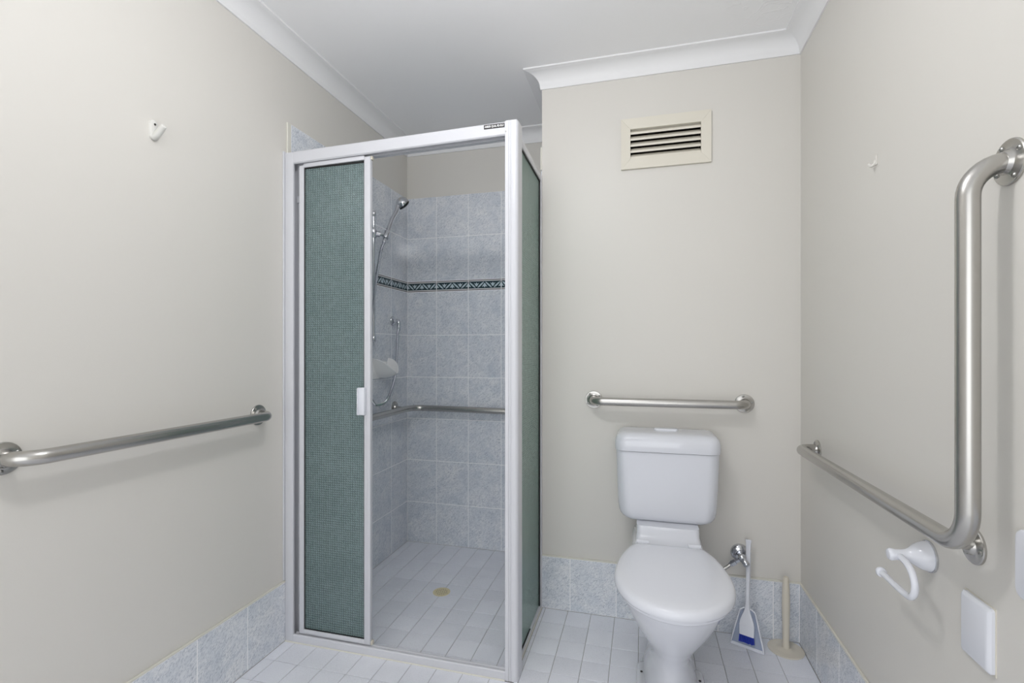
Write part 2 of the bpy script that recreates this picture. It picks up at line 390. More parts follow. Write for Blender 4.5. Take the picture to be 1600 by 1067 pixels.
# narrow grout bed / silicone below the sill and under the side panel
# wall tiles in the shower
rows = [(0.0, 0.2405), (0.2405, 0.4915), (0.4915, 0.7400), (0.7400, 0.9880), (0.9880, 1.2365), (1.2365, 1.4940), (1.5575, 1.8135), (1.8135, 2.0570)]
xs_w = [XL + 0.006, -1.1765, -0.9765, -0.7775, -0.5785, XN - 0.006]
ys_w = [1.6690, 1.8730, 2.0765, 2.2795, 2.4815, YS - 0.006]
bmg = B(XL + 0.0005, XN - 0.0005, YS - 0.0057, YS + 0.001, 0, 2.056); struct('tile_bed', bmg, M['wallgrout'], wall_shower)
bmg = B(XL - 0.001, XL + 0.0057, 1.669, YS - 0.0005, 0, 2.056); struct('tile_bed', bmg, M['wallgrout'], wall_left)
bmg = B(XN - 0.0057, XN + 0.001, YB + 0.1, YS - 0.0005, 0, 2.056); struct('tile_bed', bmg, M['wallgrout'], wall_side)
for z0, z1 in rows:
    for x0, x1 in zip(xs_w, xs_w[1:]):
        tile('wall_tile', wall_shower, ((x0 + x1) / 2, YS, (z0 + z1) / 2), x1 - x0, z1 - z0, RB, M['marble'])
    for y0, y1 in zip(ys_w, ys_w[1:]):
        tile('wall_tile', wall_left, (XL, (y0 + y1) / 2, (z0 + z1) / 2), y1 - y0, z1 - z0, RLw, M['marble'])
    for y0, y1 in ((YB + 0.006, 2.35), (2.35, 2.52), (2.52, YS - 0.006)):
        tile('wall_tile', wall_side, (XN, (y0 + y1) / 2, (z0 + z1) / 2), y1 - y0, z1 - z0, RRw, M['marble'])
# patterned border tiles: dark band, pale lines, leaves and tulips laid on as thin glaze
BW, BH = 0.2, 0.0635
def glaze_mesh(polys, m, d):
    bm = bmesh.new()
    for p in polys: prism(bm, p, lambda a, b, c: (a, -0.006 - c, b), -0.0003, d)
    bmesh.ops.recalc_face_normals(bm, faces=bm.faces)
    me = bpy.data.meshes.new('border_glaze'); bm.to_mesh(me); bm.free(); me.materials.append(m); return me
def rect(x0, x1, z0, z1): return [(x0, z0), (x1, z0), (x1, z1), (x0, z1)]
hw = BW / 2 - 0.0012
lines = glaze_mesh([rect(-hw, hw, 0.0205, 0.0260), rect(-hw, hw, -0.0260, -0.0205)], M['borderline'], 0.0003)
browns = glaze_mesh([rect(-hw, hw, 0.0262, 0.0285), rect(-hw, hw, -0.0285, -0.0262)], M['borderred'], 0.0003)
lv = []
def leaf(x0, z0, x1, z1, w):
    dx, dz = x1 - x0, z1 - z0; L = math.hypot(dx, dz); nx, nz = -dz / L, dx / L
    a = [(0, 0), (.12, .55), (.35, 1), (.7, .9), (.92, .45), (1, 0)]
    return [(x0 + dx * t + nx * w * v, z0 + dz * t + nz * w * v) for t, v in a] 
for k in range(-1, 3):
    cx = -0.05 + 0.1 * k - 0.0
    for s in (-1, 1):
        for off in (0.0015, -0.0062):      # two thin strokes per leaf
            lv.append(leaf(cx + s * (0.006 - 0 * off), -0.0175, cx + s * 0.045, 0.0165, (0.0048 if off > 0 else -0.0048) * 1.0))
    # tulip standing in the valley
    lv.append([(cx - 0.003, -0.009), (cx + 0.003, -0.009), (cx + 0.017, 0.013), (cx + 0.0065, 0.006), (cx, 0.0145), (cx - 0.0065, 0.006), (cx - 0.017, 0.013)])
    # small inverted tulip under each crest
    d = cx + 0.05
    lv.append([(d - 0.002, 0.010), (d - 0.017, -0.0125), (d - 0.006, -0.0085), (d, -0.0165), (d + 0.006, -0.0085), (d + 0.017, -0.0125), (d + 0.002, 0.010)])
def clip(p): return [(max(-hw, min(hw, x)), z) for x, z in p]
lv = [clip(p) for p in lv if max(x for x, z in p) > -hw + 0.002 and min(x for x, z in p) < hw - 0.002]
leaves = glaze_mesh(lv, M['leaf'], 0.0003)
def border(parent, center, w, rot):
    b = tile('border_tile', parent, center, w, BH, rot, M['border'])
    for nm, me in (('border_line', lines), ('border_edge_line', browns), ('leaf_pattern', leaves)):
        o = bpy.data.objects.new(nm, me); C.objects.link(o); o.parent = b; o.scale = ((w - G) / BW, 1, 1)
for x0, x1 in zip(xs_w, xs_w[1:]): border(wall_shower, ((x0 + x1) / 2, YS, 1.52575), x1 - x0, RB)
for y0, y1 in zip(ys_w, ys_w[1:]): border(wall_left, (XL, (y0 + y1) / 2, 1.52575), y1 - y0, RLw)
# edge trims of the tiled areas
struct('tile_trim', B(XL, XL + 0.0075, 1.6475, 1.668, ZS + 0.001, 2.0575, bev=0.002), M['trim'], wall_left)
struct('tile_trim', B(XN - 0.0075, XN, YB - 0.001, YB + 0.0175, 1.955, 2.0575, bev=0.002), M['trim'], wall_side)
# skirting tiles
def skirt(name, bed, cap):
    o = struct(name, bed, M['wallgrout']); obj('tile_trim', cap, M['trim'], o); return o
sk = skirt('baseboard_left', B(XL, XL + 0.0057, YR, 1.647, 0, ZS - 0.004), B(XL, XL + 0.0075, YR, 1.647, ZS - 0.007, ZS, bev=0.0015))
yy = [1.6465, 1.4450, 1.2400, 1.0370, 0.8340, 0.6310, 0.4280, 0.2250]
for y1, y0 in zip(yy, yy[1:]): tile('skirting_tile', sk, (XL, (y0 + y1) / 2, ZS / 2 - 0.0035), y1 - y0, ZS - 0.007, RLw, M['marble'])
sk = skirt('baseboard_right', B(XR - 0.0057, XR, YR, YB, 0, ZS - 0.004), B(XR - 0.0075, XR, YR, YB - 0.0075, ZS - 0.007, ZS, bev=0.0015))
yy = [YB - 0.0062, 1.9480, 1.7440, 1.5400, 1.3360, 1.1320, 0.9280, 0.7240]
for y1, y0 in zip(yy, yy[1:]): tile('skirting_tile', sk, (XR, (y0 + y1) / 2, ZS / 2 - 0.0035), y1 - y0, ZS - 0.007, RRw, M['marble'])
sk = skirt('baseboard_back', B(XN, XR, YB - 0.0057, YB, 0, ZS - 0.004), B(XN, XR - 0.0002, YB - 0.0075, YB, ZS - 0.007, ZS, bev=0.0015))
xx = [XN, -0.3060, -0.1080, 0.0945, 0.2990, 0.5035, XR - 0.0062]
for x0, x1 in zip(xx, xx[1:]): tile('skirting_tile', sk, ((x0 + x1) / 2, YB, ZS / 2 - 0.0035), x1 - x0, ZS - 0.007, RB, M['marble'])

# ------------------------------------------------------------------ shower screen
T = thing('shower_screen', 'white framed shower screen with green obscure glass and a sliding door slid to the left', 'shower screen', (-0.9, 1.66, 0))
YF = 1.632
def tilt(bm, zl, zr):                      # the head rail sits slightly out of level
    for v in bm.verts: v.co.z += zl + (zr - zl) * (v.co.x + 1.364) / 0.904
    return bm
# left jamb: face, recessed channel with ridges, and the flat flange on the wall
bm = bmesh.new()
box(bm, XL + 0.0065, -1.3265, YF, YF + 0.012, 0, 1.928, bev=0.003)
box(bm, XL + 0.0065, XL + 0.0145, YF + 0.012, 1.70, 0, 1.928)
box(bm, XL + 0.0145, -1.335, 1.676, 1.70, 0, 1.90)
for x in (-1.3335, -1.3200, -1.3065): box(bm, x - 0.0045, x + 0.0035, 1.672, 1.70, 0.02, 1.90, bev=0.0015)
obj('jamb', bm, M['alu'], T, smooth=40)
obj('wall_flange', B(XL, XL + 0.0055, 1.626, 1.6472, ZS + 0.002, 1.934, bev=0.002), M['alu'], T, smooth=40)
obj('jamb_clip', B(-1.3345, -1.3215, 1.664, 1.6715, 1.737, 1.765, bev=0.002), M['alu'], T)
obj('screw_cap', LA([(0.0, 0.004), (0.004, 0.003), (0.006, 0.0)][::-1], (-1.3275, 1.6715, 0.128), (0, -1, 0), n=14), M['alu'], T, smooth=40)
# head rail with track lip
bm = bmesh.new()
prf = [(YF + 0.004, 0.0), (YF, 0.004), (YF, 0.043), (YF + 0.004, 0.0475), (1.694, 0.0475), (1.698, 0.043), (1.698, 0.006), (1.685, 0.006), (1.685, 0.014), (1.668, 0.014), (1.668, 0.0), (1.663, 0.0), (1.663, 0.016), (YF + 0.010, 0.016), (YF + 0.010, 0.0)]
loft(bm, [[(x, y, z) for y, z in prf] for x in (-1.3263, -0.4605)])
head = obj('head_rail', tilt(bm, 1.882, 1.8965), M['alu'], T, smooth=30)
st = obj('sticker', B(-0.537, -0.4615, YF - 0.0008, YF + 0.0004, 1.9235, 1.9385), M['black'], head, label='small black sticker with white lettering')
cu = bpy.data.curves.new('lettering', 'FONT'); cu.body = 'AMBER QUAL RE-GLU'; cu.size = 0.0105; cu.align_x = 'CENTER'; cu.align_y = 'CENTER'; cu.extrude = 0.0001; cu.offset = 0.0002
to = bpy.data.objects.new('lettering_source', cu); C.objects.link(to)
bpy.context.view_layer.update()
me = bpy.data.meshes.new_from_object(to.evaluated_get(bpy.context.evaluated_depsgraph_get()))
bpy.data.objects.remove(to)
me.name = 'lettering'; me.materials.clear(); me.materials.append(M['white'])
xs = [v.co.x for v in me.vertices]; sc_ = 0.069 / (max(xs) - min(xs))
for v in me.vertices: v.co.x *= sc_
lo_ = bpy.data.objects.new('lettering', me); C.objects.link(lo_); lo_.parent = head
lo_.location = Vector((-0.4993, YF - 0.0011, 1.931)) - org(T); lo_.rotation_euler = (PI / 2, 0, 0)
# sill
bm = bmesh.new()
prf = [(YF, 0.0), (YF, 0.027), (YF + 0.003, 0.031), (YF + 0.008, 0.031), (YF + 0.011, 0.026), (1.650, 0.026), (1.652, 0.031), (1.656, 0.031), (1.660, 0.024), (1.663, 0.0)]
loft(bm, [[(x, y, z) for y, z in prf] for x in (-1.3263, -0.4605)])
obj('sill', bm, M['alu'], T, smooth=30)
obj('silicone_bead', TB([(XL + 0.009, YF - 0.001, 0.001), (-0.4605, YF - 0.001, 0.001)], 0.0028, n=8), M['trim'], T)
# corner post: extrusion with two grooves and a rounded outer corner
poly = [(-0.4605, 1.694), (-0.4605, YF + 0.001), (-0.4595, YF), (-0.4475, YF), (-0.4468, YF + 0.0025), (-0.4448, YF + 0.0025), (-0.4440, YF), (-0.4405, YF), (-0.4398, YF + 0.002), (-0.4380, YF + 0.002), (-0.4373, YF)]
for k in range(0, 9):
    a = PI / 2 * k / 8; poly.append((-0.4285 + 0.0145 * math.sin(a), YF + 0.0145 - 0.0145 * math.cos(a)))
poly += [(-0.4140, 1.692), (-0.4160, 1.694)]
bm = bmesh.new(); prism(bm, poly, lambda a, b, c: (a, b, c), 0.0, 1.9445)
obj('corner_post', bm, M['alu'], T, smooth=25)
obj('post_cap', B(-0.4585, -0.4185, YF + 0.003, 1.692, 1.9447, 1.9478, bev=0.001), M['alu'], T)
for x, z in ((-0.4572, 1.9085),): obj('screw', LA([(0.0028, 0.0), (0.0024, 0.0012), (0, 0.0014)], (x, YF, z), (0, -1, 0), n=10), M['screw'], T)
# sliding door
D = thing('sliding_door', '', '', (-1.15, 1.655, 0)); del D['label']; del D['category']
D.parent = T; D.location = Vector((-1.15, 1.655, 0)) - org(T)
y0, y1 = 1.6425, 1.6610
obj('stile', B(-1.3070, -1.2860, y0, y1, 0.034, 1.8755, bev=0.002), M['alu'], D, smooth=40)
bm = B(-1.0185, -0.9925, y0, y1, 0.034, 1.8815, bev=0.002); box(bm, -1.0045, -1.0035, y0 - 0.0007, y0 + 0.001, 0.036, 1.879)
obj('stile', bm, M['alu'], D, smooth=40)
def tilt_d(bm, a, b):
    for v in bm.verts: v.co.z += a + (b - a) * (v.co.x + 1.307) / 0.314
    return bm
obj('door_rail', tilt_d(B(-1.2862, -1.0183, y0, y1, 0, 0.0165, bev=0.002), 1.8660, 1.8710), M['alu'], D, smooth=40)
obj('door_rail', B(-1.2862, -1.0183, y0, y1, 0.0345, 0.0505, bev=0.002), M['alu'], D, smooth=40)
obj('glass_pane', tilt_d(B(-1.2850, -1.0195, 1.6500, 1.6545, 0.046, 1.868), 0, 0.004), M['glass_front'], D)
bm = bmesh.new()
for a in ((-1.2858, -1.2828, 0.0507, 1.8665), (-1.0212, -1.0187, 0.0507, 1.8705), (-1.2826, -1.0214, 0.0507, 0.0540)): box(bm, a[0], a[1], 1.6470, 1.6575, a[2], a[3])
box(bm, -1.2826, -1.0214, 1.6470, 1.6575, 1.8615, 1.8680)
obj('glazing_seal', bm, M['seal'], D)
bm = B(-1.0350, -1.0080, 1.6260, 1.6424, 0.9035, 1.0075, bev=0.0025); box(bm, -1.0350, -1.0310, 1.6200, 1.6262, 0.9045, 1.0065)
obj('door_handle', bm, M['plastic'], D, smooth=40)
for x0, x1, z0, z1 in ((-1.3110, -1.2970, 0.0315, 0.0470), (-1.0010, -0.9860, 0.0315, 0.0470), (-0.9990, -0.9865, 1.8705, 1.8845), (-1.3110, -1.2990, 1.8600, 1.8735)):
    obj('roller_guide', B(x0, x1, 1.6475, 1.6615, z0, z1, bev=0.0025), M['cream'], D, smooth=40)
# side panel
S = thing('side_panel', '', '', (XN - 0.008, 1.9, 0)); del S['label']; del S['category']
S.parent = T; S.location = Vector((XN - 0.008, 1.9, 0)) - org(T)
xs0, xs1 = -0.4530, -0.4340
def tilt_s(bm):
    for v in bm.verts: v.co.z += -0.010 * (v.co.y - 1.69) / 0.45
    return bm
obj('stile', tilt_s(B(xs0, xs1 + 0.002, 1.6945, 1.7080, 0.004, 1.9400, bev=0.002)), M['alu'], S, smooth=40)
obj('stile', tilt_s(B(xs0, xs1 + 0.002, 2.1290, YB - 0.0015, 0.004, 1.9400, bev=0.002)), M['alu'], S, smooth=40)
obj('panel_rail', tilt_s(B(xs0, xs1, 1.7082, 2.1288, 1.9120, 1.9400, bev=0.002)), M['alu'], S, smooth=40)
obj('panel_rail', B(xs0, xs1, 1.7082, 2.1288, 0.0035, 0.0160, bev=0.002), M['alu'], S, smooth=40)
obj('glass_pane', tilt_s(B(-0.4470, -0.4425, 1.7075, 2.1295, 0.014, 1.914)), M['glass_side'], S)
bm = bmesh.new()
for a in ((1.7082, 1.7112, 0.0165, 1.9118), (2.1165, 2.1287, 0.0165, 1.9118)): box(bm, -0.4500, -0.4372, a[0], a[1], a[2], a[3])
box(bm, -0.4500, -0.4372, 1.7115, 2.1165, 1.9062, 1.9118); box(bm, -0.4500, -0.4372, 1.7115, 2.1165, 0.0165, 0.0215)
obj('glazing_seal', tilt_s(bm), M['seal'], S)
obj('silicone_bead', TB([(-0.4330, 1.70, 0.001), (-0.4330, 2.14, 0.001)], 0.003, n=8), M['trim'], T)

# ------------------------------------------------------------------ floor drain
T = thing('floor_drain', 'round cream floor waste grate set in the shower floor tiles', 'drain', (-0.9195, 2.152, 0))
obj('rim', LA([(0.041, 0.0), (0.041, 0.0022), (0.039, 0.003), (0.033, 0.003), (0.032, 0.0012), (0.0, 0.0012)], (-0.9195, 2.152, 0), (0, 0, 1), n=32), M['brass'], T, smooth=30)
obj('sump', LA([(0.031, 0.0013), (0.031, 0.0016), (0, 0.0016)], (-0.9195, 2.152, 0), (0, 0, 1), n=28), M['drainhole'], T)
bm = bmesh.new()
for k in range(-3, 4):
    q = k * 0.0088; L = math.sqrt(max(0, 0.0325 ** 2 - q * q))
    for rot in (0.6, 0.6 + PI / 2):
        vs = box(bm, -L, L, q - 0.0017, q + 0.0017, 0.0012, 0.003 if rot < 1 else 0.0029)
        bmesh.ops.transform(bm, matrix=Matrix.Translation((-0.9195, 2.152, 0)) @ Matrix.Rotation(rot, 4, 'Z'), verts=vs)
obj('grate', bm, M['brass'], T)

# ------------------------------------------------------------------ grab rails
def flange(T, c, ax, r, a0=0.5, nscrew=3, tr=0.0165):
    f = obj('flange', LA([(r, 0.0), (r, 0.0035), (r - 0.0015, 0.005), (tr + 0.0085, 0.0055), (tr + 0.0045, 0.0075), (tr + 0.0012, 0.0140), (tr, 0.0145)], c, ax, n=36), M['steel'], T, smooth=28)
    ax = Vector(ax).normalized(); u = Vector((0, 0, 1)); v = ax.cross(u); c = Vector(c)
    for k in range(nscrew):
        a = a0 + 2 * PI * k / nscrew
        p = c + ax * 0.0052 + (u * math.cos(a) + v * math.sin(a)) * (r - 0.0085)
        bm = LA([(0.0046, 0.0), (0.0046, 0.0008), (0.0032, 0.0024), (0.0014, 0.0028), (0.0013, 0.0018), (0, 0.0018)], p, ax, n=12)
        obj('screw', bm, M['screw'], f, smooth=40)
def rail(T, paths, R=0.0172, fr=0.055):
    for p in paths: obj('bar', TB(fillet(p, fr, 10), R, n=24), M['steel'], T, smooth=50)
T = thing('grab_rail', 'straight steel grab rail on the left wall in front of the shower', 'grab rail', (XL, 1.126, 0.909))
xo = XL + 0.066
rail(T, [[(XL + 0.004, 0.7536, 0.9088), (xo, 0.7536, 0.9088), (xo, 1.4993, 0.9095), (XL + 0.004, 1.4993, 0.9095)]], fr=0.050)
flange(T, (XL, 0.7536, 0.9088), (1, 0, 0), 0.0365, 0.9); flange(T, (XL, 1.4993, 0.9095), (1, 0, 0), 0.0375, 0.6)
T = thing('grab_rail', 'short horizontal steel grab rail on the wall above the toilet cistern', 'grab rail', (0.098, YB, 0.933))
rail(T, [[(-0.2028, YB - 0.004, 0.9335), (-0.2028, YB - 0.073, 0.9335), (0.3991, YB - 0.073, 0.9335), (0.3991, YB - 0.004, 0.9335)]], fr=0.045)
flange(T, (-0.2028, YB, 0.9335), (0, -1, 0), 0.0375, 0.6, 4); flange(T, (0.3991, YB, 0.9325), (0, -1, 0), 0.0375, 0.2, 4)
T = thing('grab_rail', 'large L-shaped steel grab rail on the right wall beside the toilet', 'grab rail', (XR, 1.4, 0.8))
xo = XR - 0.061
rail(T, [[(XR - 0.004, 1.9536, 0.797), (xo, 1.9536, 0.797), (xo, 1.0148, 0.803), (xo, 1.0148, 1.4675), (XR - 0.004, 1.0148, 1.4675)]], fr=[0.045, 0.068, 0.056])
obj('bar', TB([(xo + 0.004, 1.105, 0.793), (XR - 0.004, 1.105, 0.786)], 0.0125, n=20), M['steel'], T, smooth=50)
flange(T, (XR, 1.9536, 0.7935), (-1, 0, 0), 0.036, 0.6, 4); flange(T, (XR, 1.0148, 1.4675), (-1, 0, 0), 0.039, 0.5, 4); flange(T, (XR, 1.1085, 0.7825), (-1, 0, 0), 0.0345, 2.4, 3, tr=0.013)
T = thing('grab_rail', 'dull steel grab rail turning the tiled corner inside the shower', 'grab rail', (-1.0, YS, 0.81))
xo, yo = XL + 0.070, YS - 0.068
rail(T, [[(XL + 0.008, 1.93, 0.812), (xo, 1.93, 0.812), (xo, yo, 0.812), (-0.56, yo, 0.806), (-0.56, YS - 0.008, 0.806)]], fr=[0.045, 0.085, 0.045])
obj('bar', TB([(xo, 2.515, 0.812), (XL + 0.008, 2.515, 0.820)], 0.0125, n=20), M['steel'], T, smooth=50)
flange(T, (XL + 0.006, 1.93, 0.812), (1, 0, 0), 0.036, 0.5); flange(T, (XL + 0.006, 2.515, 0.8215), (1, 0, 0), 0.0355, 0.1, 3, tr=0.013); flange(T, (-0.56, YS - 0.006, 0.806), (0, -1, 0), 0.036, 0.5)

# ------------------------------------------------------------------ shower fittings
px, py = XL + 0.040, 2.2350
T = thing('shower_slide_rail', 'slim chrome shower slide rail on the left tiled wall', 'shower rail', (XL, py, 1.53))
obj('pole', TB([(px, py, 1.205), (px, py, 1.845)], 0.0095, n=16), M['chrome'], T, smooth=40)
for z in (1.846, 1.208):
    bm = LA([(0.0215, 0.0), (0.0215, 0.008), (0.0185, 0.013), (0.010, 0.0155), (0.0, 0.016)], (XL + 0.006, py + 0.047, z), (1, 0, 0), n=24)
    tube(bm, [(XL + 0.014, py + 0.040, z), (px, py, z)], [0.0105, 0.0085], n=14)
    lathe(bm, [(0.0, -0.016), (0.010, -0.014), (0.0142, -0.006), (0.0142, 0.006), (0.010, 0.014), (0.0, 0.016)], (px, py, z), (0, 0, 1), n=20)
    obj('wall_bracket', bm, M['chrome'], T, smooth=40)
hz = 1.745
hx, hy = -1.2800, 2.2770                   # holder of the hand shower
bm = LA([(0.0155, -0.021), (0.0165, -0.016), (0.0165, 0.016), (0.0155, 0.021)], (px, py, hz), (0, 0, 1), n=20)
tube(bm, [(px + 0.010, py + 0.008, hz + 0.002), (px + 0.025, py + 0.020, hz)], [0.0155, 0.0165], n=16)
tube(bm, [(px + 0.0185, py + 0.017, hz), (hx - 0.006, hy - 0.004, hz)], [0.011, 0.0085], n=14)
obj('slider', bm, M['chrome'], T, smooth=40)
hd = Vector((0.012, 0.072, 0.150)).normalized()
c0 = Vector((hx, hy, hz))
obj('handset_cradle', LA([(0.0150, -0.022), (0.0165, -0.018), (0.0165, 0.018), (0.0150, 0.022)], c0, hd, n=20), M['chrome'], T, smooth=40)
T = thing('hand_shower', 'chrome hand shower head with ribbed metal hose hanging on the slide rail', 'shower head', tuple(c0))
tip = Vector((-1.2620, 2.3670, 1.9190))
pts = [c0 - hd * 0.024, c0 + hd * 0.02, c0 + hd * 0.06, c0 + hd * 0.10, tip - Vector((0.002, 0.012, 0.032)), tip]
obj('handle', TB(pts, [0.0090, 0.0105, 0.0118, 0.0120, 0.0120, 0.0135], n=18), M['chrome'], T, smooth=50)
fn = Vector((0.34, 0.66, -0.62)).normalized()  # direction the spray faces
hc = Vector((-1.2520, 2.3880, 1.9440))
obj('head', LA([(0.0, -0.026), (0.014, -0.0245), (0.025, -0.0185), (0.033, -0.008), (0.036, 0.004), (0.036, 0.010)], hc, fn, n=28), M['chrome'], T, smooth=45)
obj('spray_face', LA([(0.0350, 0.0101), (0.0350, 0.020), (0.031, 0.023), (0.0, 0.024)], hc, fn, n=28), M['rubber'], T, smooth=40, label='black rubber spray face')
def catmull(P, n=10):
    P = [Vector(p) for p in P]; out = []
    for i in range(len(P) - 1):
        p0, p1, p2, p3 = P[max(i - 1, 0)], P[i], P[i + 1], P[min(i + 2, len(P) - 1)]
        for k in range(n):
            t = k / n; out.append(0.5 * ((2 * p1) + (-p0 + p2) * t + (2 * p0 - 5 * p1 + 4 * p2 - p3) * t * t + (-p0 + 3 * p1 - 3 * p2 + p3) * t ** 3))
    out.append(P[-1]); return out
ex, ey, ez = XL + 0.046, 2.4930, 1.3130    # wall elbow
hx0 = XL + 0.05
hose = catmull([c0 - hd * 0.022, c0 - hd * 0.05, (-1.290, 2.236, 1.655), (-1.291, 2.212, 1.570), (-1.293, 2.186, 1.46), (-1.296, 2.160, 1.30), (-1.300, 2.135, 1.10), (-1.308, 2.150, 0.95), (-1.316, 2.208, 0.883), (hx0, 2.262, 0.866), (hx0, 2.356, 0.884), (hx0, 2.440, 0.996), (hx0, 2.460, 1.10), (hx0 - 0.001, 2.468, 1.173), (ex, 2.478, 1.24), (ex, ey - 0.001, ez - 0.045)], 9)
# even spacing, then ribs
acc = [0.0]
for a, b in zip(hose, hose[1:]): acc.append(acc[-1] + (b - a).length)
pts, rad, i, s = [], [], 0, 0.0            # ribs every 5 mm
while s < acc[-1]:
    while acc[i + 1] < s: i += 1
    t = (s - acc[i]) / (acc[i + 1] - acc[i]); pts.append(hose[i].lerp(hose[i + 1], t)); rad.append(0.0080 if len(pts) % 2 else 0.0058); s += 0.0027
obj('hose', TB(pts, rad, n=10), M['chrome'], T, smooth=20)
bm = LA([(0.0095, 0), (0.0105, 0.004), (0.0105, 0.024), (0.0085, 0.028)], c0 - hd * 0.050, hd, n=14)
obj('hose_nut', bm, M['chrome'], T, smooth=40)
obj('hose_nut', LA([(0.0085, 0), (0.0110, 0.004), (0.0110, 0.022), (0.0095, 0.026)], (ex, ey - 0.001, ez - 0.052), (0, 0, 1), n=14), M['chrome'], T, smooth=40)
T = thing('wall_elbow', 'chrome wall outlet elbow feeding the shower hose', 'tap fitting', (XL, ey, ez))
obj('flange', LA([(0.0270, 0.0), (0.0270, 0.003), (0.024, 0.008), (0.015, 0.012), (0.0125, 0.013)], (XL + 0.006, ey, ez), (1, 0, 0), n=28), M['chrome'], T, smooth=40)
obj('elbow', TB(fillet([(XL + 0.012, ey, ez), (ex, ey, ez), (ex, ey, ez - 0.026)], 0.014, 6), 0.0115, n=16), M['chrome'], T, smooth=50)

# soap dish: shell-like scoop on a square back plate
T = thing('soap_dish', 'white ceramic shell-shaped soap dish fixed to the shower wall tiles', 'soap dish', (XL, 2.31, 1.045))
obj('back_plate', B(XL + 0.0055, XL + 0.014, 2.220, 2.420, 0.9955, 1.0870, bev=0.003), M['ceramic'], T, smooth=40)
bm = bmesh.new(); NU, NV = 22, 8; grid = []
sy, sz0 = 2.3560, 0.9910
for iu in range(NU + 1):
    th = PI * iu / NU; row = []
    hh = 0.026 + 0.080 * abs(math.cos(th)) ** 1.3
    for iv in range(NV + 1):
        s = iv / NV; rise = hh * s ** 2.6
        row.append(Vector((XL + 0.014 + 0.095 * s * math.sin(th), sy - 0.094 * s * math.cos(th) * (0.85 + 0.15 * s) * (1.0 if math.cos(th) > 0 else 0.84), sz0 + 0.006 + rise)))
    grid.append(row)
V = [[bm.verts.new(p) for p in r] for r in grid]
for a, b in zip(V, V[1:]):
    for k in range(NV):
        try: bm.faces.new((a[k], a[k + 1], b[k + 1], b[k]))
        except ValueError: pass
bmesh.ops.remove_doubles(bm, verts=bm.verts, dist=1e-5)
bmesh.ops.recalc_face_normals(bm, faces=bm.faces)
bmesh.ops.solidify(bm, geom=bm.faces[:], thickness=0.006)
obj('bowl', bm, M['ceramic'], T, smooth=60)

# ------------------------------------------------------------------ toilet
TX = 0.0925
T = thing('toilet', 'white close-coupled toilet with closed lid standing against the back wall', 'toilet', (TX, 1.7, 0))
def ell(cx, yf, yb, hw_, z, n=40, e=2.0, flat=0.0, yw=0.55):
    ym = yf + (yb - yf) * yw; out = []
    for k in range(n):
        a = 2 * PI * k / n; c, s = math.cos(a), math.sin(a)
        ex_ = 2 / e
        x = hw_ * math.copysign(abs(c) ** ex_, c); yy_ = math.copysign(abs(s) ** ex_, s)
        out.append((cx + x, ym + (yy_ * (yb - ym) if yy_ > 0 else yy_ * (ym - yf)), z))
    return out
secs = [(0.000, 1.560, 1.965, 0.097, 2.6), (0.012, 1.556, 1.965, 0.096, 2.6), (0.040, 1.560, 1.960, 0.088, 2.5), (0.085, 1.580, 1.950, 0.0765, 2.4), (0.130, 1.592, 1.935, 0.0685, 2.3), (0.160, 1.588, 1.920, 0.0690, 2.2),
        (0.195, 1.566, 1.905, 0.0815, 2.1), (0.235, 1.530, 1.895, 0.1000, 2.1), (0.280, 1.488, 1.885, 0.1225, 2.1), (0.325, 1.452, 1.878, 0.1415, 2.1), (0.365, 1.426, 1.872, 0.1540, 2.1), (0.392, 1.414, 1.868, 0.1590, 2.1), (0.400, 1.415, 1.866, 0.1580, 2.1), (0.404, 1.422, 1.860, 0.152, 2.1)]
bm = bmesh.new(); loft(bm, [ell(TX, yf, yb, hw_, z, e=e) for z, yf, yb, hw_, e in secs])
pan = obj('pan', bm, M['porcelain'], T, smooth=60)
bm = bmesh.new()                           # shelf that carries the cistern
for z, w, yf in ((0.300, 0.085, 1.90),): pass
loft(bm, [[(TX + x, y, z) for x, y in rrect(-w, w, yf, 2.105, 0.02)] for z, w, yf in ((0.26, 0.075, 1.80), (0.34, 0.105, 1.80), (0.385, 0.128, 1.80), (0.408, 0.130, 1.815), (0.422, 0.121, 1.850), (0.436, 0.115, 1.885), (0.455, 0.1125, 1.905), (0.483, 0.1125, 1.915))])
obj('pan_shelf', bm, M['porcelain'], T, smooth=50)
for s in (-1, 1):                          # foot lugs with bolts
    bm = bmesh.new(); loft(bm, [[(TX + s * x, y, z) for x, y in rrect(0.055 + d, 0.113 - d, 1.66 + d, 1.81 - d, 0.026 - d * 1.0)] for z, d in ((0, 0), (0.030, 0.002), (0.040, 0.008), (0.043, 0.018))])
    lug = obj('foot_lug', bm, M['porcelain'], T, smooth=50)
    obj('fixing_hole', LA([(0.0042, 0.0), (0.0042, 0.002), (0, 0.0022)], (TX + s * 0.0945, 1.737, 0.0425), (0, 0, 1), n=12), M['black'], lug)
